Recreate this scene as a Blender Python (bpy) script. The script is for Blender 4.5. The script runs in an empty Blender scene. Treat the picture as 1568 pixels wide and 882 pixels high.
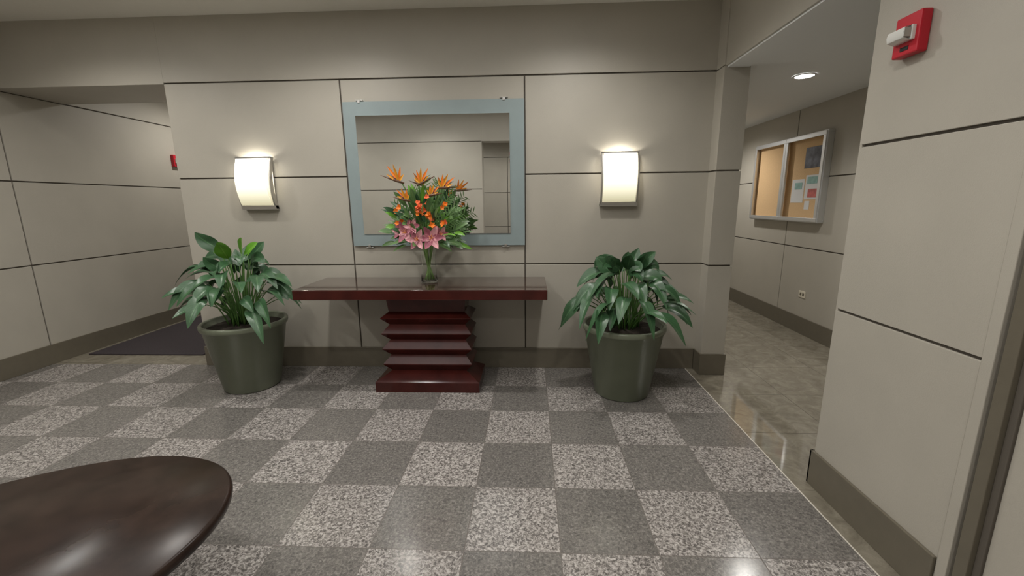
import bpy, bmesh, math, random
from mathutils import Vector, Matrix, Euler
random.seed(7)
scene=bpy.context.scene
R=random.uniform

# ---------------------------------------------------------------- materials
def srgb(r,g,b):
    f=lambda c:(c/255/12.92) if c/255<=.04045 else ((c/255+.055)/1.055)**2.4
    return (f(r),f(g),f(b),1)
def newmat(name):
    m=bpy.data.materials.new(name);m.use_nodes=True
    nt=m.node_tree;b=nt.nodes['Principled BSDF'];return m,nt,b
def simple(name,col,rough=.5,metal=0,spec=.5,noise=0,nscale=20,bump=0,bscale=200,coat=0):
    m,nt,b=newmat(name);N=nt.nodes;L=nt.links
    b.inputs['Roughness'].default_value=rough;b.inputs['Metallic'].default_value=metal
    b.inputs['Specular IOR Level'].default_value=spec;b.inputs['Coat Weight'].default_value=coat
    b.inputs['Coat Roughness'].default_value=.08
    tc=N.new('ShaderNodeTexCoord')
    n=N.new('ShaderNodeTexNoise');n.inputs['Scale'].default_value=nscale;n.inputs['Detail'].default_value=4
    L.new(tc.outputs['Object'],n.inputs['Vector'])
    cr=N.new('ShaderNodeValToRGB');k=noise
    cr.color_ramp.elements[0].color=tuple(c*(1-k) for c in col[:3])+(1,)
    cr.color_ramp.elements[1].color=tuple(min(1,c*(1+k)) for c in col[:3])+(1,)
    cr.color_ramp.elements[0].position=.3;cr.color_ramp.elements[1].position=.7
    L.new(n.outputs['Fac'],cr.inputs['Fac']);L.new(cr.outputs['Color'],b.inputs['Base Color'])
    if bump:
        n2=N.new('ShaderNodeTexNoise');n2.inputs['Scale'].default_value=bscale;n2.inputs['Detail'].default_value=3
        L.new(tc.outputs['Object'],n2.inputs['Vector'])
        bp=N.new('ShaderNodeBump');bp.inputs['Strength'].default_value=bump;bp.inputs['Distance'].default_value=.002
        L.new(n2.outputs['Fac'],bp.inputs['Height']);L.new(bp.outputs['Normal'],b.inputs['Normal'])
    return m
WALLC=srgb(176,171,160)
M_wall=simple('wall_vinyl',WALLC,.42,spec=.5,noise=.03,nscale=3,bump=.45,bscale=260)
M_gap=simple('reveal_dark',srgb(92,86,78),.7)
M_base=simple('baseboard_taupe',srgb(104,98,85),.4,noise=.04,bump=.1)
M_ceil=simple('ceiling_paint',srgb(226,223,214),.8,noise=.01)
M_hallceil=simple('hall_ceiling_paint',srgb(232,234,235),.8)
M_mirror=simple('mirror_silver',(.86,.87,.86,1),.01,metal=1)
M_frost=simple('frosted_blue_glass',srgb(142,156,158),.28,spec=.6,noise=.03,nscale=8)
M_steel=simple('brushed_steel',(.55,.54,.52,1),.32,metal=1)
M_red=simple('alarm_red',srgb(190,24,44),.4)
M_clear=simple('strobe_lens',(.75,.75,.72,1),.12,spec=.8)
M_pot=simple('planter_olive',srgb(112,118,100),.3,spec=.5,noise=.06,nscale=5,bump=.1,bscale=60)
M_soil=simple('soil',(.025,.018,.012,1),.95,noise=.5,nscale=60,bump=1,bscale=80)
M_mahog=simple('mahogany',srgb(66,26,22),.2,spec=.35,noise=.25,nscale=7,coat=.1)
M_top=simple('mahogany_top',srgb(58,39,33),.1,spec=.8,noise=.15,nscale=7,coat=.8)
M_esp=simple('espresso_wood',srgb(44,33,28),.26,spec=.22,noise=.3,nscale=11,coat=0)
M_mat=simple('mat_rubber',srgb(52,45,48),.95,noise=.2,nscale=120,bump=1,bscale=300)
M_cork=simple('cork',srgb(212,178,134),.9,noise=.12,nscale=150)
M_paper=simple('paper_white',srgb(215,216,216),.8)
M_alu=simple('aluminium',(.72,.73,.74,1),.4,metal=.85)
M_outlet=simple('outlet_plastic',srgb(225,218,200),.4)
M_blk=simple('black_plastic',(.01,.01,.01,1),.4)

def mnode(N,L,op,a,b=None):
    n=N.new('ShaderNodeMath');n.operation=op
    for i,x in enumerate((a,b)):
        if x is None: continue
        if isinstance(x,(int,float)): n.inputs[i].default_value=x
        else: L.new(x,n.inputs[i])
    return n.outputs[0]
S=.4572;TX=-.3152;TY=-.9107
def granite():
    m,nt,b=newmat('granite_checker');N=nt.nodes;L=nt.links
    g=N.new('ShaderNodeNewGeometry');sp=N.new('ShaderNodeSeparateXYZ');L.new(g.outputs['Position'],sp.inputs[0])
    u=mnode(N,L,'DIVIDE',mnode(N,L,'SUBTRACT',sp.outputs[0],TX),S)
    v=mnode(N,L,'DIVIDE',mnode(N,L,'SUBTRACT',TY,sp.outputs[1]),S)
    fu=mnode(N,L,'FLOOR',u);fv=mnode(N,L,'FLOOR',v)
    par=mnode(N,L,'FLOORED_MODULO',mnode(N,L,'ADD',fu,fv),2)   # 0 = light
    cmb=N.new('ShaderNodeCombineXYZ');L.new(fu,cmb.inputs[0]);L.new(fv,cmb.inputs[1])
    wn=N.new('ShaderNodeTexWhiteNoise');L.new(cmb.outputs[0],wn.inputs['Vector'])
    off=N.new('ShaderNodeVectorMath');off.operation='MULTIPLY_ADD'
    L.new(wn.outputs['Color'],off.inputs[0]);off.inputs[1].default_value=(5,5,5);L.new(g.outputs['Position'],off.inputs[2])
    def speck(scale,stops,det=5,rough=.7,dist=.8):
        n=N.new('ShaderNodeTexNoise');n.inputs['Scale'].default_value=scale;n.inputs['Detail'].default_value=det
        n.inputs['Roughness'].default_value=rough;n.inputs['Distortion'].default_value=dist
        L.new(off.outputs[0],n.inputs['Vector'])
        c=N.new('ShaderNodeValToRGB');el=c.color_ramp.elements
        el[0].position,el[0].color=stops[0];el[1].position,el[1].color=stops[-1]
        for p,q in stops[1:-1]:
            e=el.new(p);e.color=q
        L.new(n.outputs['Fac'],c.inputs['Fac']);return c.outputs['Color']
    light=speck(70,[(.39,srgb(84,81,79)),(.47,srgb(120,115,112)),(.53,srgb(156,151,147)),(.62,srgb(188,183,179))])
    dark=speck(72,[(.34,srgb(80,78,76)),(.45,srgb(102,99,96)),(.55,srgb(118,114,110)),(.66,srgb(142,138,134))])
    mx=N.new('ShaderNodeMix');mx.data_type='RGBA';L.new(par,mx.inputs[0]);L.new(light,mx.inputs[6]);L.new(dark,mx.inputs[7])
    vv=mnode(N,L,'ADD',mnode(N,L,'MULTIPLY',wn.outputs['Value'],.14),.9)
    hs=N.new('ShaderNodeHueSaturation');L.new(mx.outputs[2],hs.inputs['Color']);L.new(vv,hs.inputs['Value'])
    def edge(t):
        fr=mnode(N,L,'FRACT',t);return mnode(N,L,'MINIMUM',fr,mnode(N,L,'SUBTRACT',1,fr))
    e=mnode(N,L,'LESS_THAN',mnode(N,L,'MINIMUM',edge(u),edge(v)),.0045)
    mg=N.new('ShaderNodeMix');mg.data_type='RGBA';L.new(e,mg.inputs[0]);L.new(hs.outputs[0],mg.inputs[6]);mg.inputs[7].default_value=srgb(96,90,85)
    L.new(mg.outputs[2],b.inputs['Base Color'])
    r=mnode(N,L,'ADD',mnode(N,L,'MULTIPLY',e,.3),.17);L.new(r,b.inputs['Roughness'])
    b.inputs['Specular IOR Level'].default_value=.55
    return m
M_gran=granite()
def marble(name,c1,c2,c3,tile=.61,ox=0,oy=0,rough=.05):
    m,nt,b=newmat(name);N=nt.nodes;L=nt.links
    g=N.new('ShaderNodeNewGeometry');sp=N.new('ShaderNodeSeparateXYZ');L.new(g.outputs['Position'],sp.inputs[0])
    n=N.new('ShaderNodeTexNoise');n.inputs['Scale'].default_value=7;n.inputs['Detail'].default_value=9;n.inputs['Roughness'].default_value=.7;n.inputs['Distortion'].default_value=1.2
    L.new(g.outputs['Position'],n.inputs['Vector'])
    c=N.new('ShaderNodeValToRGB');el=c.color_ramp.elements;el[0].position=.32;el[0].color=c1;el[1].position=.72;el[1].color=c3
    e=el.new(.5);e.color=c2;L.new(n.outputs['Fac'],c.inputs['Fac'])
    def edge(o,off):
        t=mnode(N,L,'DIVIDE',mnode(N,L,'SUBTRACT',o,off),tile);fr=mnode(N,L,'FRACT',t);return mnode(N,L,'MINIMUM',fr,mnode(N,L,'SUBTRACT',1,fr))
    ee=mnode(N,L,'LESS_THAN',mnode(N,L,'MINIMUM',edge(sp.outputs[0],ox),edge(sp.outputs[1],oy)),.004)
    mg=N.new('ShaderNodeMix');mg.data_type='RGBA';L.new(ee,mg.inputs[0]);L.new(c.outputs[0],mg.inputs[6]);mg.inputs[7].default_value=tuple(x*.6 for x in c1[:3])+(1,)
    L.new(mg.outputs[2],b.inputs['Base Color']);b.inputs['Roughness'].default_value=rough;b.inputs['Specular IOR Level'].default_value=1.0
    return m
M_marb=marble('beige_marble',srgb(108,102,90),srgb(126,120,107),srgb(148,142,128),tile=.61,ox=1.52,oy=-1.80)
M_strip=simple('joint_strip',srgb(205,200,190),.3)
def emis(name,col,st):
    m,nt,b=newmat(name);b.inputs['Base Color'].default_value=(1,1,1,1)
    b.inputs['Emission Color'].default_value=col;b.inputs['Emission Strength'].default_value=st;return m
M_lamp=emis('downlight_lens',(1,.96,.9,1),14)
def sconce_mat():
    m,nt,b=newmat('sconce_glass');N=nt.nodes;L=nt.links
    tc=N.new('ShaderNodeTexCoord');sp=N.new('ShaderNodeSeparateXYZ');L.new(tc.outputs['Generated'],sp.inputs[0])
    c=N.new('ShaderNodeValToRGB');el=c.color_ramp.elements
    el[0].position=0;el[0].color=(.82,.76,.48,1);el[1].position=1;el[1].color=(1,.98,.92,1)
    e=el.new(.4);e.color=(1,.95,.76,1)
    L.new(sp.outputs[2],c.inputs[0]);L.new(c.outputs[0],b.inputs['Emission Color'])
    s=N.new('ShaderNodeMapRange');s.inputs[1].default_value=0;s.inputs[2].default_value=.8;s.inputs[3].default_value=.62;s.inputs[4].default_value=1.8
    L.new(sp.outputs[2],s.inputs[0]);L.new(s.outputs[0],b.inputs['Emission Strength'])
    b.inputs['Base Color'].default_value=(.4,.38,.33,1);b.inputs['Roughness'].default_value=.3
    return m
M_sconce=sconce_mat()
def leafmat(name,c1,c2,mid,rough=.35):
    m,nt,b=newmat(name);N=nt.nodes;L=nt.links
    uv=N.new('ShaderNodeUVMap');sp=N.new('ShaderNodeSeparateXYZ');L.new(uv.outputs[0],sp.inputs[0])
    tc=N.new('ShaderNodeTexCoord');n=N.new('ShaderNodeTexNoise');n.inputs['Scale'].default_value=7;L.new(tc.outputs['Object'],n.inputs['Vector'])
    mx=N.new('ShaderNodeMix');mx.data_type='RGBA';L.new(n.outputs['Fac'],mx.inputs[0]);mx.inputs[6].default_value=c1;mx.inputs[7].default_value=c2
    d=mnode(N,L,'ABSOLUTE',mnode(N,L,'SUBTRACT',sp.outputs[0],.5))
    e=mnode(N,L,'LESS_THAN',d,.03)
    w=mnode(N,L,'SINE',mnode(N,L,'MULTIPLY',mnode(N,L,'SUBTRACT',sp.outputs[1],mnode(N,L,'MULTIPLY',d,.5)),75))
    w=mnode(N,L,'MULTIPLY',mnode(N,L,'GREATER_THAN',w,.8),.18)
    k=mnode(N,L,'MAXIMUM',mnode(N,L,'MULTIPLY',e,.6),w)
    m2=N.new('ShaderNodeMix');m2.data_type='RGBA';L.new(k,m2.inputs[0]);L.new(mx.outputs[2],m2.inputs[6]);m2.inputs[7].default_value=mid
    L.new(m2.outputs[2],b.inputs['Base Color']);b.inputs['Roughness'].default_value=rough
    return m
M_leaf=leafmat('leaf_dark',srgb(36,66,42),srgb(66,102,68),srgb(92,132,88))
M_leafY=leafmat('leaf_bright',srgb(80,140,40),srgb(120,175,60),srgb(150,195,90))
M_stem=simple('stem_green',srgb(84,124,60),.5)
M_stemL=simple('cut_stem_green',srgb(128,160,92),.5)
M_leafB=leafmat('bouquet_leaf',srgb(54,88,48),srgb(108,144,86),srgb(140,168,100))
M_orange=simple('petal_orange',srgb(238,130,36),.5,noise=.15)
M_yell=simple('petal_yelloworange',srgb(240,165,50),.5,noise=.15)
M_coral=simple('petal_coral',srgb(236,112,66),.5,noise=.2,nscale=30)
M_pink=simple('petal_pink',srgb(208,148,156),.5,noise=.15,nscale=30)
M_pinkd=simple('petal_pink_dark',srgb(160,88,106),.5,noise=.2,nscale=30)
M_beak=simple('beak',srgb(110,80,60),.4,noise=.3)
M_blue=simple('bird_blue',srgb(60,60,120),.5)
def glassmat():
    m,nt,b=newmat('vase_glass');b.inputs['Base Color'].default_value=(.97,.99,.97,1)
    b.inputs['Roughness'].default_value=.02;b.inputs['Transmission Weight'].default_value=1;b.inputs['IOR'].default_value=1.2;return m
M_glass=glassmat()

# ---------------------------------------------------------------- mesh helpers
class MB:
    def __init__(s):
        s.v=[];s.f=[];s.mi=[];s.mats=[];s.uv=[];s.sm=[]
    def m(s,mat):
        if mat not in s.mats:s.mats.append(mat)
        return s.mats.index(mat)
    def face(s,idx,mat,uv=None,smooth=False):
        s.f.append(idx);s.mi.append(s.m(mat));s.uv.append(uv);s.sm.append(smooth)
    def box(s,x0,x1,y0,y1,z0,z1,mat,mtx=None):
        b=len(s.v)
        P=[Vector((x,y,z)) for x in(x0,x1) for y in(y0,y1) for z in(z0,z1)]
        if mtx: P=[mtx@p for p in P]
        s.v+=[tuple(p) for p in P]
        for q in((0,1,3,2),(4,6,7,5),(0,4,5,1),(2,3,7,6),(0,2,6,4),(1,5,7,3)): s.face([b+i for i in q],mat)
    def lathe(s,prof,c,mat,seg=48,smooth=True,caps=True,fn=None):
        b=len(s.v)
        for r,z in prof:
            for k in range(seg):
                a=2*math.pi*k/seg
                if fn: x,y=fn(r,a)
                else: x,y=r*math.cos(a),r*math.sin(a)
                s.v.append((c[0]+x,c[1]+y,c[2]+z))
        for i in range(len(prof)-1):
            for k in range(seg):
                k2=(k+1)%seg
                s.face([b+i*seg+k,b+i*seg+k2,b+(i+1)*seg+k2,b+(i+1)*seg+k],mat,None,smooth)
        if caps:
            s.face([b+k for k in range(seg)][::-1],mat);s.face([b+(len(prof)-1)*seg+k for k in range(seg)],mat)
    def grid(s,rows,mat,uvs=None,smooth=True):
        b=len(s.v);n=len(rows[0])
        for r in rows:s.v+=[tuple(p) for p in r]
        for i in range(len(rows)-1):
            for j in range(n-1):
                u=None
                if uvs:u=[uvs[i][j],uvs[i][j+1],uvs[i+1][j+1],uvs[i+1][j]]
                s.face([b+i*n+j,b+i*n+j+1,b+(i+1)*n+j+1,b+(i+1)*n+j],mat,u,smooth)
    def tube(s,pts,rad,mat,seg=8):
        pts=[Vector(p) for p in pts];b=len(s.v);n=len(pts)
        for i,p in enumerate(pts):
            t=(pts[min(i+1,n-1)]-pts[max(i-1,0)]).normalized()
            a=t.orthogonal().normalized();c=t.cross(a)
            if i:
                a=(pa-t*pa.dot(t)).normalized();c=t.cross(a)
            pa=a
            r=rad[i] if isinstance(rad,(list,tuple)) else rad
            for k in range(seg):
                g=2*math.pi*k/seg;s.v.append(tuple(p+a*r*math.cos(g)+c*r*math.sin(g)))
        for i in range(n-1):
            for k in range(seg):
                k2=(k+1)%seg;s.face([b+i*seg+k,b+i*seg+k2,b+(i+1)*seg+k2,b+(i+1)*seg+k],mat,None,True)
        s.face([b+k for k in range(seg)][::-1],mat);s.face([b+(n-1)*seg+k for k in range(seg)],mat)
    def build(s,name,bevel=0,parent=None,bseg=2,fixn=True):
        me=bpy.data.meshes.new(name);me.from_pydata(s.v,[],s.f)
        for m in s.mats:me.materials.append(m)
        ul=me.uv_layers.new(name='UVMap')
        for p,mi,uv,sm in zip(me.polygons,s.mi,s.uv,s.sm):
            p.material_index=mi;p.use_smooth=sm
            if uv:
                for li,q in zip(p.loop_indices,uv):ul.data[li].uv=q
        if fixn:
            bm=bmesh.new();bm.from_mesh(me);bmesh.ops.recalc_face_normals(bm,faces=bm.faces);bm.to_mesh(me);bm.free()
        o=bpy.data.objects.new(name,me);scene.collection.objects.link(o)
        if parent:adopt(o,parent)
        if bevel:
            md=o.modifiers.new('b','BEVEL');md.width=bevel;md.segments=bseg;md.limit_method='ANGLE';md.angle_limit=math.radians(35)
        return o
def adopt(o,parent):
    o.parent=parent;o.matrix_parent_inverse=Matrix.Translation(-parent.location)
def empty(name,loc=(0,0,0)):
    o=bpy.data.objects.new(name,None);scene.collection.objects.link(o);o.empty_display_size=.1
    o.location=loc;return o

# ---------------------------------------------------------------- room shell
ZT,Z2,Z3,ZB,ZC=2.70,1.867,1.04,.205,3.255
G=.013;T=.014
XL,XR,XH=-5.02,1.625,3.326
def panels(mb,axis,face,sgn,a0,a1,zs,vs,mat=M_wall,thick=T):
    cuts=[a0]+sorted(vs)+[a1]
    for z0,z1 in zip(zs[:-1],zs[1:]):
        cc=cuts if z0<ZT-.01 else [a0,a1]
        for c0,c1 in zip(cc[:-1],cc[1:]):
            l=c0+(G/2 if c0!=a0 else 0);h=c1-(G/2 if c1!=a1 else 0)
            zz0=z0+(G/2 if z0>0.001 else 0);zz1=z1-(G/2 if z1<zs[-1] else 0)
            d=sorted((face,face-sgn*thick))
            if axis=='y':mb.box(l,h,d[0],d[1],zz0,zz1,mat)
            else:mb.box(d[0],d[1],l,h,zz0,zz1,mat)
XW0,XW1=-3.322,1.79
w=MB();w.box(XW0+.002,XW1,T,.18,0,ZT+G,M_gap)
panels(w,'y',0,-1,XW0,XW1,[0,Z3,Z2,ZT],[-1.70,-.048])
w.box(XW0-.003,XW0+.002,.001,.18,0,ZT,M_wall)
w.build('wall_back',bevel=.002)
w=MB();w.box(XL,XW0-.004,0,.66,ZT+.0,ZC,M_wall);w.box(XW0-.004,XW1+.02,0,.66,ZT+G,ZC,M_wall)
w.build('wall_soffit_back',bevel=.002)
b=MB();b.box(XW0-.012,1.585,-.016,0,0,ZB,M_base);b.build('baseboard_back',bevel=.003)
w=MB();w.box(XL-.15,XL-T,-4.6,6,0,ZC,M_gap)
panels(w,'x',XL,1,-4.6,6,[0,Z3,Z2,ZT,ZC],[-2.5,.02,2.6])
w.build('wall_left',bevel=.002)
b=MB();b.box(XL,XL+.016,-4.6,6,0,ZB,M_base);b.build('baseboard_left',bevel=.003)
w=MB();w.box(XL-.15,XW0,6,6.1,0,ZC,M_wall);w.build('wall_corridor_end')
w=MB();w.box(XW0-.0,XW0+.15,.18,6,0,ZC,M_wall);w.build('wall_corridor')
w=MB();w.box(1.612,1.80,-.14,.3,0,ZT,M_gap)
for z0,z1 in((0,Z3),(Z3,Z2),(Z2,ZT)):
    w.box(1.60,1.812,-.152,.3,z0+(G/2 if z0 else 0),z1-(G/2 if z1<ZT else 0),M_wall)
w.build('column',bevel=.002)
b=MB();b.box(1.588,1.826,-.166,.31,0,ZB,M_base);b.build('baseboard_column',bevel=.003)
w=MB();w.box(1.61,1.80,-1.73,-.152,ZT,ZC,M_wall);w.box(1.60,1.81,-.152,.0,ZT+.008,ZC,M_wall);w.build('wall_header_right',bevel=.002)
w=MB();w.box(XR+T,3.45,-2.47,-1.745,0,ZC,M_gap)
panels(w,'x',XR,-1,-2.47,-1.73,[0,Z3,Z2,ZT,ZC],[])
w.box(XR+.001,3.45,-1.745,-1.73,0,ZC,M_wall)
w.build('wall_right',bevel=.002)
b=MB();b.box(XR-.016,XR,-2.47,-1.715,0,ZB,M_base);b.box(XR-.016,3.3,-1.73,-1.714,0,ZB,M_base);b.build('baseboard_right',bevel=.003)
w=MB();w.box(XH+T,XH+.15,-1.73,7,0,ZT,M_gap);panels(w,'x',XH,-1,-1.73,7,[0,Z3,Z2,ZT],[-.9,1.68,4.3]);w.build('wall_hallway_right',bevel=.002)
b=MB();b.box(XH-.016,XH,-1.71,7,0,ZB,M_base);b.build('baseboard_hallway',bevel=.003)
w=MB();w.box(1.6,XH+.1,7,7.1,0,ZT,M_wall);w.build('wall_hallway_end')
w=MB();w.box(1.66,1.80,.31,7,0,ZT,M_wall);w.build('wall_hallway_left')
w=MB();w.box(XR-.006,XR+.05,-2.515,-2.474,0,2.7,M_wall);w.box(XR+.02,XR+.05,-2.53,-2.515,0,2.7,M_gap);w.box(XR-.0,XR+.05,-2.575,-2.53,0,2.7,M_base)
w.box(XR+.02,XR+.07,-2.60,-2.575,0,2.7,M_gap);w.box(XR+.03,XR+.1,-3.74,-2.6,0,2.7,M_wall)
w.build('door_1',bevel=.003)
w=MB();w.box(XR+.0,XR+.12,-3.75,-2.475,2.705,ZC,M_wall);w.build('wall_over_door')
w=MB();w.box(XR+.0,XR+.12,-4.2,-3.745,0,ZC,M_wall);w.build('wall_beside_door')
YB=-3.95;XO=-.87
w=MB();w.box(XL,XO,YB-.25,YB-T,0,ZC,M_gap)
panels(w,'y',YB,1,XL,XO,[0,Z3,Z2,ZT,ZC],[-3.2])
w.box(XO,1.62,YB-.25,YB,ZT,ZC,M_wall);w.box(XO-.005,XO+.005,YB-.25,YB,0,ZT,M_wall)
w.build('wall_front',bevel=.002)
b=MB();b.box(XL,XO,YB,YB+.016,0,ZB,M_base);b.build('baseboard_front')
w=MB();w.box(-2.2,2.6,-6.8,-6.7,0,ZC,M_gap);panels(w,'y',-6.68,1,-2.2,2.6,[0,Z3,Z2,ZT,ZC],[-.55,.6]);w.build('wall_foyer_rear')
w=MB();w.box(-2.2,-2.1,-6.7,-4.2,0,ZC,M_wall);w.build('wall_foyer_left')
w=MB();w.box(2.5,2.6,-6.7,-4.2,0,ZC,M_wall);w.build('wall_foyer_right')
XB=1.514
f=MB();f.box(XL-.1,XB,-6.8,0,-.05,0,M_gran);f.build('floor')
f=MB();f.box(XB+.006,3.45,-6.8,7.1,-.05,0,M_marb);f.box(XL-.1,XB+.006,0,7.1,-.05,0,M_marb);f.build('floor_marble')
f=MB();f.box(XB,XB+.008,-6.8,0,-.05,.0005,M_strip);f.build('floor_joint_strip')
f=MB();f.box(XL-.1,3.45,-6.8,.0,ZC,ZC+.1,M_ceil);f.box(XL-.1,1.8,0,6.1,ZC,ZC+.1,M_ceil);f.build('ceiling')
f=MB();f.box(1.80,3.45,-1.73,7.1,ZT,ZT+.1,M_hallceil);f.box(1.625,1.80,-1.73,-.152,ZT-.012,ZT,M_hallceil);f.build('ceiling_hallway')

m=MB();m.box(-4.92,-3.6,.27,3.2,0,.012,M_mat);m.build('floor_mat',bevel=.004)

# ---------------------------------------------------------------- mirror
root=empty('wall_mirror',(-.87,0,1.86))
m=MB();m.box(-1.683,-.05,-.024,-.014,1.222,2.512,M_frost);m.build('frosted_glass_border',bevel=.002,parent=root)
m=MB();m.box(-1.57,-.182,-.032,-.0245,1.335,2.393,M_mirror);m.build('mirror_plate',bevel=.0015,parent=root)
m=MB()
for x in(-1.53,-.23):
    for z,d in((2.512,1),(1.222,-1)):
        m.box(x-.012,x+.012,-.03,-.001,z-.012,z+.016 if d>0 else z+.012,M_steel)
        m.box(x-.035,x+.035,-.018,-.001,z+d*.014-.004,z+d*.014+.004,M_steel)
m.build('standoff_clips',bevel=.002,parent=root)

# ---------------------------------------------------------------- sconces
def sconce(cx,cz):
    root=empty('wall_sconce',(cx,-.02,cz))
    W,Hh=.165,.235
    m=MB();m.box(cx-.15,cx+.15,-.022,-.001,cz-Hh+.02,cz+Hh-.03,M_steel)
    n=20
    def dep(t): return .06+.055*math.sin(math.pi*(t))**.9 if 0<t<1 else .06
    for sx in(-1,1):
        x0=cx+sx*W;x1=cx+sx*(W-.014)
        rows=[]
        for i in range(n+1):
            t=i/n;z=cz-Hh+2*Hh*t;d=dep(t)
            rows.append([(x0,-d+.012,z),(x1,-d+.012,z),(x1,-max(.004,d-.055),z),(x0,-max(.004,d-.055),z),(x0,-d+.012,z)])
        m.grid(rows,M_steel,smooth=False)
    m.box(cx-W,cx+W,-.062,-.003,cz-Hh-.006,cz-Hh+.030,M_steel)
    m.box(cx-W,cx+W,-.062,-.045,cz+Hh-.014,cz+Hh,M_steel)
    m.build('metal_frame',parent=root)
    g=MB();rows=[]
    for i in range(n+1):
        t=i/n;z=cz-Hh+.034+(2*Hh-.05)*t;d=dep(t)+.018
        rows.append([(cx-W+.018,-d,z),(cx+W-.026,-d,z),(cx+W-.026,-d+.006,z),(cx-W+.018,-d+.006,z),(cx-W+.018,-d,z)])
    g.grid(rows,M_sconce,smooth=False)
    g.build('curved_glass_shade',parent=root)
    l=bpy.data.lights.new('sconce_bulb','POINT');l.energy=6;l.color=(1,.94,.82);l.shadow_soft_size=.04
    o=bpy.data.objects.new('bulb_light',l);scene.collection.objects.link(o);o.location=(cx,-.06,cz+.16);adopt(o,root)
sconce(-2.545,1.815);sconce(.80,1.815)

# ---------------------------------------------------------------- console table
cx,cy=-.895,-.375
root=empty('console_table',(cx,cy,0))
m=MB();m.box(-1.955,.137,-.68,-.06,.842,.925,M_mahog)
m.build('table_slab',bevel=.006,parent=root)
m=MB();m.box(-1.95,.132,-.675,-.065,.924,.927,M_top);m.build('table_top_surface',bevel=.001,parent=root)
m=MB()
prof=[(.455,.225,0),(.455,.225,.09),(.33,.12,.165)]
for k in range(4):
    zr=.235+k*.138
    prof+=[(.388,.178,zr),(.388,.178,zr+.008),(.33,.12,zr+.075)]
prof[-1]=(.33,.12,.70);prof.append((.345,.14,.842))
rows=[]
for hx,hy,zz in prof:
    rows.append([(cx-hx,cy-hy,zz),(cx+hx,cy-hy,zz),(cx+hx,cy+hy,zz),(cx-hx,cy+hy,zz),(cx-hx,cy-hy,zz)])
m.grid(rows,M_mahog,smooth=False)
m.build('zigzag_pedestal',parent=root)

# ---------------------------------------------------------------- coffee table (rotated oval)
m=MB();c=(-1.86,-3.005,0)
ca=math.cos(math.radians(42));sa=math.sin(math.radians(42))
def oval(r,a):
    x=(.82-.58+r)*math.cos(a) if r>.1 else r*math.cos(a);y=r*math.sin(a)
    return x*ca-y*sa,x*sa+y*ca
r=.58
m.lathe([(r-.06,.44),(r-.02,.446),(r-.004,.46),(r,.478),(r-.004,.492),(r-.014,.5),(.101,.5),(.0,.5)],c,M_esp,128,fn=oval,caps=False)
m.lathe([(r-.06,.44),(.12,.44),(.0,.44)],c,M_esp,128,fn=oval,caps=False)
m.lathe([(.28,0),(.28,.03),(.2,.06),(.16,.2),(.2,.38),(.30,.445)],c,M_esp,64)
m.build('oval_coffee_table')

# ---------------------------------------------------------------- planters
def bez(p0,p1,p2,t): return p0*(1-t)**2+p1*2*t*(1-t)+p2*t*t
YMAX=-.04
def blade(mb,pts,width,mat,up,fold=.25,prof=None,nw=4,twist=0):
    rows=[];uvs=[];n=len(pts)
    for i,p in enumerate(pts):
        t=i/(n-1)
        d=(pts[min(i+1,n-1)]-pts[max(i-1,0)]).normalized()
        side=d.cross(up)
        if side.length<1e-3: side=Vector((1,0,0))
        side.normalize();nrm=side.cross(d).normalized()
        wd=width*(math.sin(math.pi*min(1,t**.8*.98+.015))**.85 if not prof else prof(t))
        row=[];uu=[]
        for j in range(nw+1):
            s=(j/nw-.5)*2
            q=p+side*(s*wd)+nrm*(abs(s)*wd*fold+.07*wd*math.sin(9*t+3*s))
            q.y=min(q.y,YMAX)
            row.append(q);uu.append((j/nw,t))
        rows.append(row);uvs.append(uu)
    mb.grid(rows,mat,uvs)
def plant(cx,cy,zs,seed,top,spread,bright,dr=1):
    rnd=random.Random(seed);mb=MB()
    N=66;Ht=top-zs
    for k in range(N):
        az=2*math.pi*(k*.381966)+rnd.uniform(-.3,.3)
        q=(k+.5)/N
        d=Vector((math.cos(az),math.sin(az)*(1 if math.sin(az)<0 else .45),0))
        p0=Vector((cx,cy,zs))+d*rnd.uniform(.02,.12)
        rad=(.06+.30*q**.8)*spread*rnd.uniform(.75,1.2)
        ht=Ht*(.80-.52*q**1.2)*rnd.uniform(.82,1.08)
        tip=Vector((cx,cy,zs))+d*rad+Vector((0,0,ht))
        mid=p0+(tip-p0)*.5+Vector((0,0,.07))-d*.03
        pts=[bez(p0,mid,tip,i/7) for i in range(8)]
        mb.tube(pts,[.006-.003*i/7 for i in range(8)],M_stem,6)
        Lb=rnd.uniform(.20,.30)
        wd=rnd.uniform(.042,.060)
        az2=az+rnd.uniform(-.7,.7)
        outd=Vector((math.cos(az2),math.sin(az2)*(1 if math.sin(az2)<0 else .5),0))
        lift=rnd.uniform(.15,.5)*(1-q)+.10
        b1=tip+(outd*.5+Vector((0,0,lift)))*Lb*.8
        sag=rnd.uniform(-.1,.25) if q<.3 else rnd.uniform(.1,.9)*(.5+.5*q)*dr
        b2=tip+outd*Lb*(.85 if q>.3 else .6)+Vector((0,0,-sag*Lb if q>.15 else .55*Lb))
        bp=[bez(tip,b1,b2,i/11) for i in range(12)]
        for p in bp: p.y=min(p.y,-.06)
        mat=M_leafY if (bright and k in(0,2,5,9)) else M_leaf
        up=Vector((rnd.uniform(-.6,.6),rnd.uniform(-.9,0.1),1))
        if q<.25: up=Vector((rnd.uniform(-.5,.5),-1,.5))
        blade(mb,bp,wd,mat,up,fold=.28,nw=6)
    return mb
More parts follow.
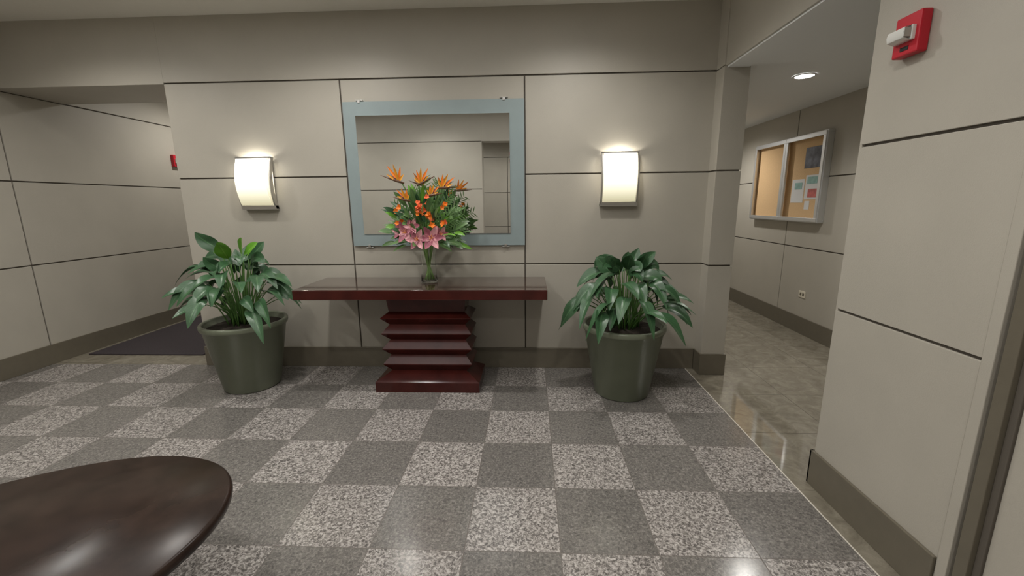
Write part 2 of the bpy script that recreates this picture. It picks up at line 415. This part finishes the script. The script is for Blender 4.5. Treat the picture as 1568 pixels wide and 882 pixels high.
def planter(px,py,seed,top,spread,bright,dr):
    root=empty('potted_peace_lily',(px,py,0))
    m=MB();h=.615
    m.lathe([(.0,0),(.215,0),(.228,.012),(.325,h-.05),(.338,h-.045),(.343,h-.03),(.343,h-.008),(.337,h),(.318,h),(.312,h-.01),(.306,h-.05),(.0,h-.055)],(px,py,0),M_pot,72,caps=False)
    m.build('planter_pot',parent=root)
    m=MB();m.lathe([(.304,h-.052),(.25,h-.035),(.1,h-.03),(.001,h-.028)],(px,py,0),M_soil,40,caps=False);m.build('soil',parent=root)
    plant(px,py,h-.04,seed,top,spread,bright,dr).build('foliage',parent=root,fixn=False)
planter(-2.545,-.46,3,1.38,1.0,True,1.1)
planter(.785,-.53,11,1.25,.97,False,1.2)

# ---------------------------------------------------------------- vase with flowers
vx,vy,vz=-.90,-.31,.9285
root=empty('flower_vase',(vx,vy,vz))
m=MB()
out=[(.068,0),(.073,.006),(.066,.08),(.060,.18),(.066,.29),(.084,.375)]
inn=[(.082,.375),(.064,.29),(.058,.18),(.064,.08),(.069,.012),(.001,.010)]
m.lathe([(.001,0)]+out+inn,(vx,vy,vz),M_glass,48,caps=False);m.build('glass_vase',parent=root)
m=MB();rnd=random.Random(5)
V=Vector((vx,vy,vz));neck=V+Vector((0,0,.33))
for k in range(30):
    a=rnd.uniform(0,6.28);r0=rnd.uniform(.005,.055);a2=a+2.5
    p0=V+Vector((math.cos(a)*r0,math.sin(a)*r0,.02));p1=V+Vector((math.cos(a2)*.014,math.sin(a2)*.014,.17));p2=V+Vector((math.cos(a2)*.052,math.sin(a2)*.052,.36))
    m.tube([bez(p0,p1,p2,i/6) for i in range(7)],.0042,M_stemL,6)
m.build('stems',parent=root)
m=MB()
for k in range(210):
    a=rnd.uniform(0,2*math.pi);e=rnd.uniform(-.15,1.45)
    d=Vector((math.cos(a)*math.cos(e),math.sin(a)*math.cos(e)*.6,math.sin(e))).normalized()
    L=rnd.uniform(.16,.40)+.16*max(0,d.z)
    b0=neck+Vector((0,0,.03))+d*L*.68
    p2=b0+d*rnd.uniform(.08,.16)+Vector((rnd.uniform(-.04,.04),0,rnd.uniform(-.05,.02)))
    p1=b0+(p2-b0)*.5+Vector((0,0,.02))
    bp=[bez(b0,p1,p2,i/6) for i in range(7)]
    blade(m,bp,rnd.uniform(.010,.026),M_leafB if k%3 else M_leafY if k%9==0 else M_leaf,Vector((rnd.uniform(-1,1),-1,.6)),fold=.2,nw=2)
    if k%3==0:m.tube([neck,neck+(b0-neck)*.5,b0],.0025,M_stem,5)
for (dx,dz) in((.27,.22),(.31,.14),(.27,.30),(-.26,.10),(.24,.42),(-.25,.22),(.12,.52),(-.1,.46),(.28,.05),(.33,.26),(-.26,.34),(.0,.56)):
    tip=neck+Vector((dx,-.02,dz));ctrl=neck+Vector((dx*.4,-.02,dz*.8))
    pts=[bez(neck,ctrl,tip,i/14) for i in range(15)]
    m.tube(pts,.0025,M_stem,5)
    for i in range(4,15):
        dd=(pts[i]-pts[i-1]).normalized();s=dd.cross(Vector((0,-1,0))).normalized()
        for sg in(-1,1):
            q=pts[i]+ (dd*.6+s*sg).normalized()*.07
            blade(m,[pts[i]+(q-pts[i])*j/4 for j in range(5)],.005,M_leafB,Vector((0,-1,.1)),fold=.1,nw=2)
m.build('greenery',parent=root,fixn=False)
m=MB()
def petal(b,d,L,w,mat,curl=.25,up=None):
    b=Vector(b);d=Vector(d).normalized()
    up=up or Vector((0,-1,.3))
    pts=[b+d*L*i/6+up*(curl*L*((i/6)**2)) for i in range(7)]
    blade(m,pts,w,mat,up,fold=.35,nw=4)
def lily(c,rad,nrm):
    c=Vector(c);nrm=Vector(nrm).normalized();a=nrm.orthogonal().normalized();b2=nrm.cross(a)
    for k in range(6):
        an=k*math.pi/3+.3
        d=(a*math.cos(an)+b2*math.sin(an)+nrm*.35)
        petal(c,d,rad,rad*.26,M_pink if k%2 else M_pinkd,curl=.05,up=nrm)
    for k in range(5):
        d=(nrm+a*math.cos(k*1.256)*.35+b2*math.sin(k*1.256)*.35).normalized()
        m.tube([c,c+d*rad*.5],.002,M_yell,5)
for dx,dy,dz,r in((-.13,-.17,.12,.11),(.08,-.19,.07,.115),(-.03,-.21,.06,.10),(-.20,-.1,.13,.085),(.15,-.14,.10,.075),(-.07,-.19,.17,.08)):
    lily((vx+dx,vy+dy,neck.z+dz),r,(dx*2,-1,.25))
def blossom(c,r,mat):
    c=Vector(c);nrm=(Vector((rnd.uniform(-.6,.6),-1,rnd.uniform(-.2,.8)))).normalized();a=nrm.orthogonal().normalized();b2=nrm.cross(a)
    for k in range(5):
        an=k*1.2566+rnd.random()
        petal(c,a*math.cos(an)+b2*math.sin(an)+nrm*.5,r,r*.42,mat,curl=.1,up=nrm)
for cxx,czz,sp,nn in((0.02,.28,.045,9),(.07,.25,.035,5),(-.015,.35,.03,3),(.04,.38,.03,3),(-.19,.22,.03,3),(.17,.20,.025,4),(.20,.33,.03,3),(.10,.16,.02,3),(-.20,.31,.02,2)):
    for k in range(nn):
        blossom((vx+cxx+rnd.uniform(-sp,sp),vy-.16+rnd.uniform(-.04,.05),neck.z+czz+rnd.uniform(-sp,sp)),rnd.uniform(.022,.034),M_coral if rnd.random()<.65 else M_orange)
def bird(tip,base,side,sc=1,tilt=0):
    tip=Vector(tip);base=Vector(base)
    ctrl=(tip+base)/2+Vector((side*-.02,0,.05))
    m.tube([bez(base,ctrl,tip,i/8) for i in range(9)],.0055,M_stem,6)
    bd=Vector((side*1.0,-.2,.15+tilt)).normalized()*sc
    m.tube([tip-bd*.02,tip+bd*.03,tip+bd*.08,tip+bd*.16],[.007,.012,.009,.0015],M_beak,8)
    for k,(ang,L) in enumerate(((.35,.10),(.75,.14),(1.15,.13),(1.55,.11),(2.1,.07))):
        d=Vector((side*math.cos(ang+tilt),-.25+.2*(k%2),math.sin(ang+tilt)))
        petal(tip+bd*.02,d,L*sc,.011,M_orange if k%2 else M_yell,curl=.04)
    m.tube([tip+bd*.03,tip+bd*.03+Vector((side*.05,-.03,.06))],[.004,.001],M_blue,6)
bird((vx-.17,vy-.1,neck.z+.53),neck,-1,1.1,.2)
bird((vx-.02,vy-.12,neck.z+.51),neck,1,1.0,.3)
bird((vx+.06,vy-.12,neck.z+.42),neck,1,.75)
bird((vx+.15,vy-.1,neck.z+.48),neck,1,1.0,-.1)
bird((vx-.11,vy-.14,neck.z+.38),neck,-1,.8,.1)
m.build('blossoms',parent=root,fixn=False)

# ---------------------------------------------------------------- bulletin board (hallway wall)
root=empty('bulletin_board_case',(XH,1.75,1.86))
y0,y1,z0,z1=1.0,2.5,1.35,2.37;X=XH
m=MB();m.box(X-.025,X-.001,y0+.02,y1-.02,z0+.02,z1-.02,M_cork);m.build('cork_panel',parent=root)
m=MB()
def frame(ya,yb,za,zb,t,xa,xb,mat):
    m.box(xa,xb,ya,yb,za,za+t,mat);m.box(xa,xb,ya,yb,zb-t,zb,mat);m.box(xa,xb,ya,ya+t,za+t,zb-t,mat);m.box(xa,xb,yb-t,yb,za+t,zb-t,mat)
frame(y0,y1,z0,z1,.03,X-.07,X-.001,M_alu)
ym=(y0+y1)/2
frame(y0+.01,ym-.002,z0+.01,z1-.01,.045,X-.085,X-.06,M_alu);frame(ym+.002,y1-.01,z0+.01,z1-.01,.045,X-.085,X-.06,M_alu)
m.build('aluminium_frame',bevel=.003,parent=root)
m=MB()
MP1=simple('poster_photo',srgb(96,98,108),.6,noise=.6,nscale=12);MP2=simple('poster_red',srgb(190,100,95),.6,noise=.3);MP3=simple('poster_teal',srgb(140,176,170),.6,noise=.2)
for ya,yb,za,zb,mt in((1.12,1.42,1.98,2.22,MP1),(1.10,1.36,1.62,1.90,M_paper),(1.38,1.62,1.58,1.86,M_paper),(1.14,1.3,1.64,1.74,MP2),(1.15,1.33,1.80,1.88,MP3),(1.42,1.56,1.74,1.82,MP3),(1.25,1.34,1.5,1.60,M_paper)):
    k={MP1:.0275,M_paper:.027}.get(mt,.029)
    m.box(X-k,X-.024,ya,yb,za,zb,mt)
m.build('pinned_papers',parent=root)
m=MB();m.box(XH-.007,XH,1.14,1.26,.44,.52,M_outlet)
for yy in(1.175,1.225):m.box(XH-.009,XH-.006,yy-.015,yy+.015,.462,.498,M_base)
m.build('wall_outlet',bevel=.002)

# ---------------------------------------------------------------- fire alarms
def alarm(x,yc,zc,s,w=.125,h=.16):
    root=empty('fire_alarm_strobe',(x+s*.02,yc,zc))
    m=MB();xa,xb=sorted((x+s*.001,x+s*.045));m.box(xa,xb,yc-w/2,yc+w/2,zc-h/2,zc+h/2,M_red);m.build('red_housing',bevel=.006,parent=root)
    m=MB();xa,xb=sorted((x+s*.044,x+s*.06));m.box(xa,xb,yc-.045,yc+.05,zc-.028,zc+.028,M_clear)
    pr=[(.06,.028),(.085,.02),(.09,0),(.085,-.02),(.06,-.028)]
    m.grid([[ (x+s*a,yc-.04,zc+bb) for a,bb in pr],[(x+s*a,yc+.045,zc+bb) for a,bb in pr]],M_clear,smooth=True)
    m.box(*sorted((x+s*.06,x+s*.088)),yc-.042,yc-.036,zc-.018,zc+.018,M_steel)
    m.build('strobe_lens',bevel=.002,parent=root)
    m=MB();m.box(*sorted((x+s*.044,x+s*.047)),yc-.02,yc+.02,zc-.06,zc-.045,M_blk);m.build('grille',parent=root)
alarm(XR,-1.965,2.285,-1)
alarm(XL,2.0,2.24,1)

# ---------------------------------------------------------------- downlights
def downlight(x,y,z,e,cone=130,r=.075,col=(1,.962,.905),blend=.8,soft=.07):
    root=empty('recessed_downlight',(x,y,z))
    m=MB();m.lathe([(r+.022,-.006),(r+.022,-.001)],(x,y,z),M_hallceil,32,caps=False)
    m.lathe([(r+.022,-.006),(r,-.008)],(x,y,z),M_hallceil,32,caps=False);m.build('trim_ring',parent=root)
    m=MB();m.lathe([(.001,-.004),(r,-.0045)],(x,y,z),M_lamp,32,caps=False);m.build('lens',parent=root)
    l=bpy.data.lights.new('downlight','SPOT');l.energy=e;l.spot_size=math.radians(cone);l.spot_blend=blend;l.shadow_soft_size=soft;l.color=col
    o=bpy.data.objects.new('lamp',l);scene.collection.objects.link(o);o.location=(x,y,z-.02);adopt(o,root)
for x,y in((-3.7,-.94),(-1.66,-.94),(.38,-.94)): downlight(x,y,ZC,80,152)
for x,y in((-3.7,-2.98),(-1.66,-2.98),(.38,-2.98)): downlight(x,y,ZC,84,150)
downlight(-4.1,2.0,ZC,110,165);downlight(-4.1,4.4,ZC,80,165)  # unseen corridor lamps, added to brighten the left wall there
downlight(2.45,.19,ZT,95,132,blend=1,soft=.09)
for y,e in((2.6,95),(5,80)):downlight(2.45,y,ZT,e,165)
downlight(.3,-5.4,ZC,120,165);downlight(-1.3,-5.4,ZC,90,165)  # unseen foyer lamps, added to brighten the opening in the mirror
def area(x,y,z,sx,sy,e,col=(1,.98,.95)):
    l=bpy.data.lights.new('ceiling_fill','AREA');l.shape='RECTANGLE';l.size=sx;l.size_y=sy;l.energy=e;l.color=col
    o=bpy.data.objects.new('ceiling_fill_light',l);scene.collection.objects.link(o);o.location=(x,y,z)
area(-1.8,-2.2,ZC-.03,5.0,2.6,48)  # added soft fill for the room, no real fixture
w=bpy.data.worlds.new('world');scene.world=w;w.use_nodes=True
w.node_tree.nodes['Background'].inputs[0].default_value=(1,.97,.92,1);w.node_tree.nodes['Background'].inputs[1].default_value=.1

# ---------------------------------------------------------------- camera
f,p,r,yw,D=644.233,.1991,.0102,.0443,3.9765
F=Vector((-math.sin(yw)*math.cos(p),math.cos(yw)*math.cos(p),-math.sin(p)));Rr=Vector((math.cos(yw),math.sin(yw),0));U=Rr.cross(F)
cr,sr=math.cos(r),math.sin(r)
Rc=Rr*cr-U*sr;Uc=Rr*sr+U*cr
cam=bpy.data.cameras.new('camera');cam.sensor_width=36;cam.lens=36*f/1568;cam.clip_start=.02
co=bpy.data.objects.new('camera',cam);scene.collection.objects.link(co)
M=Matrix((( Rc.x,Uc.x,-F.x,0),(Rc.y,Uc.y,-F.y,-D),(Rc.z,Uc.z,-F.z,1.61),(0,0,0,1)))
co.matrix_world=M
scene.camera=co
scene.view_settings.view_transform='Standard'
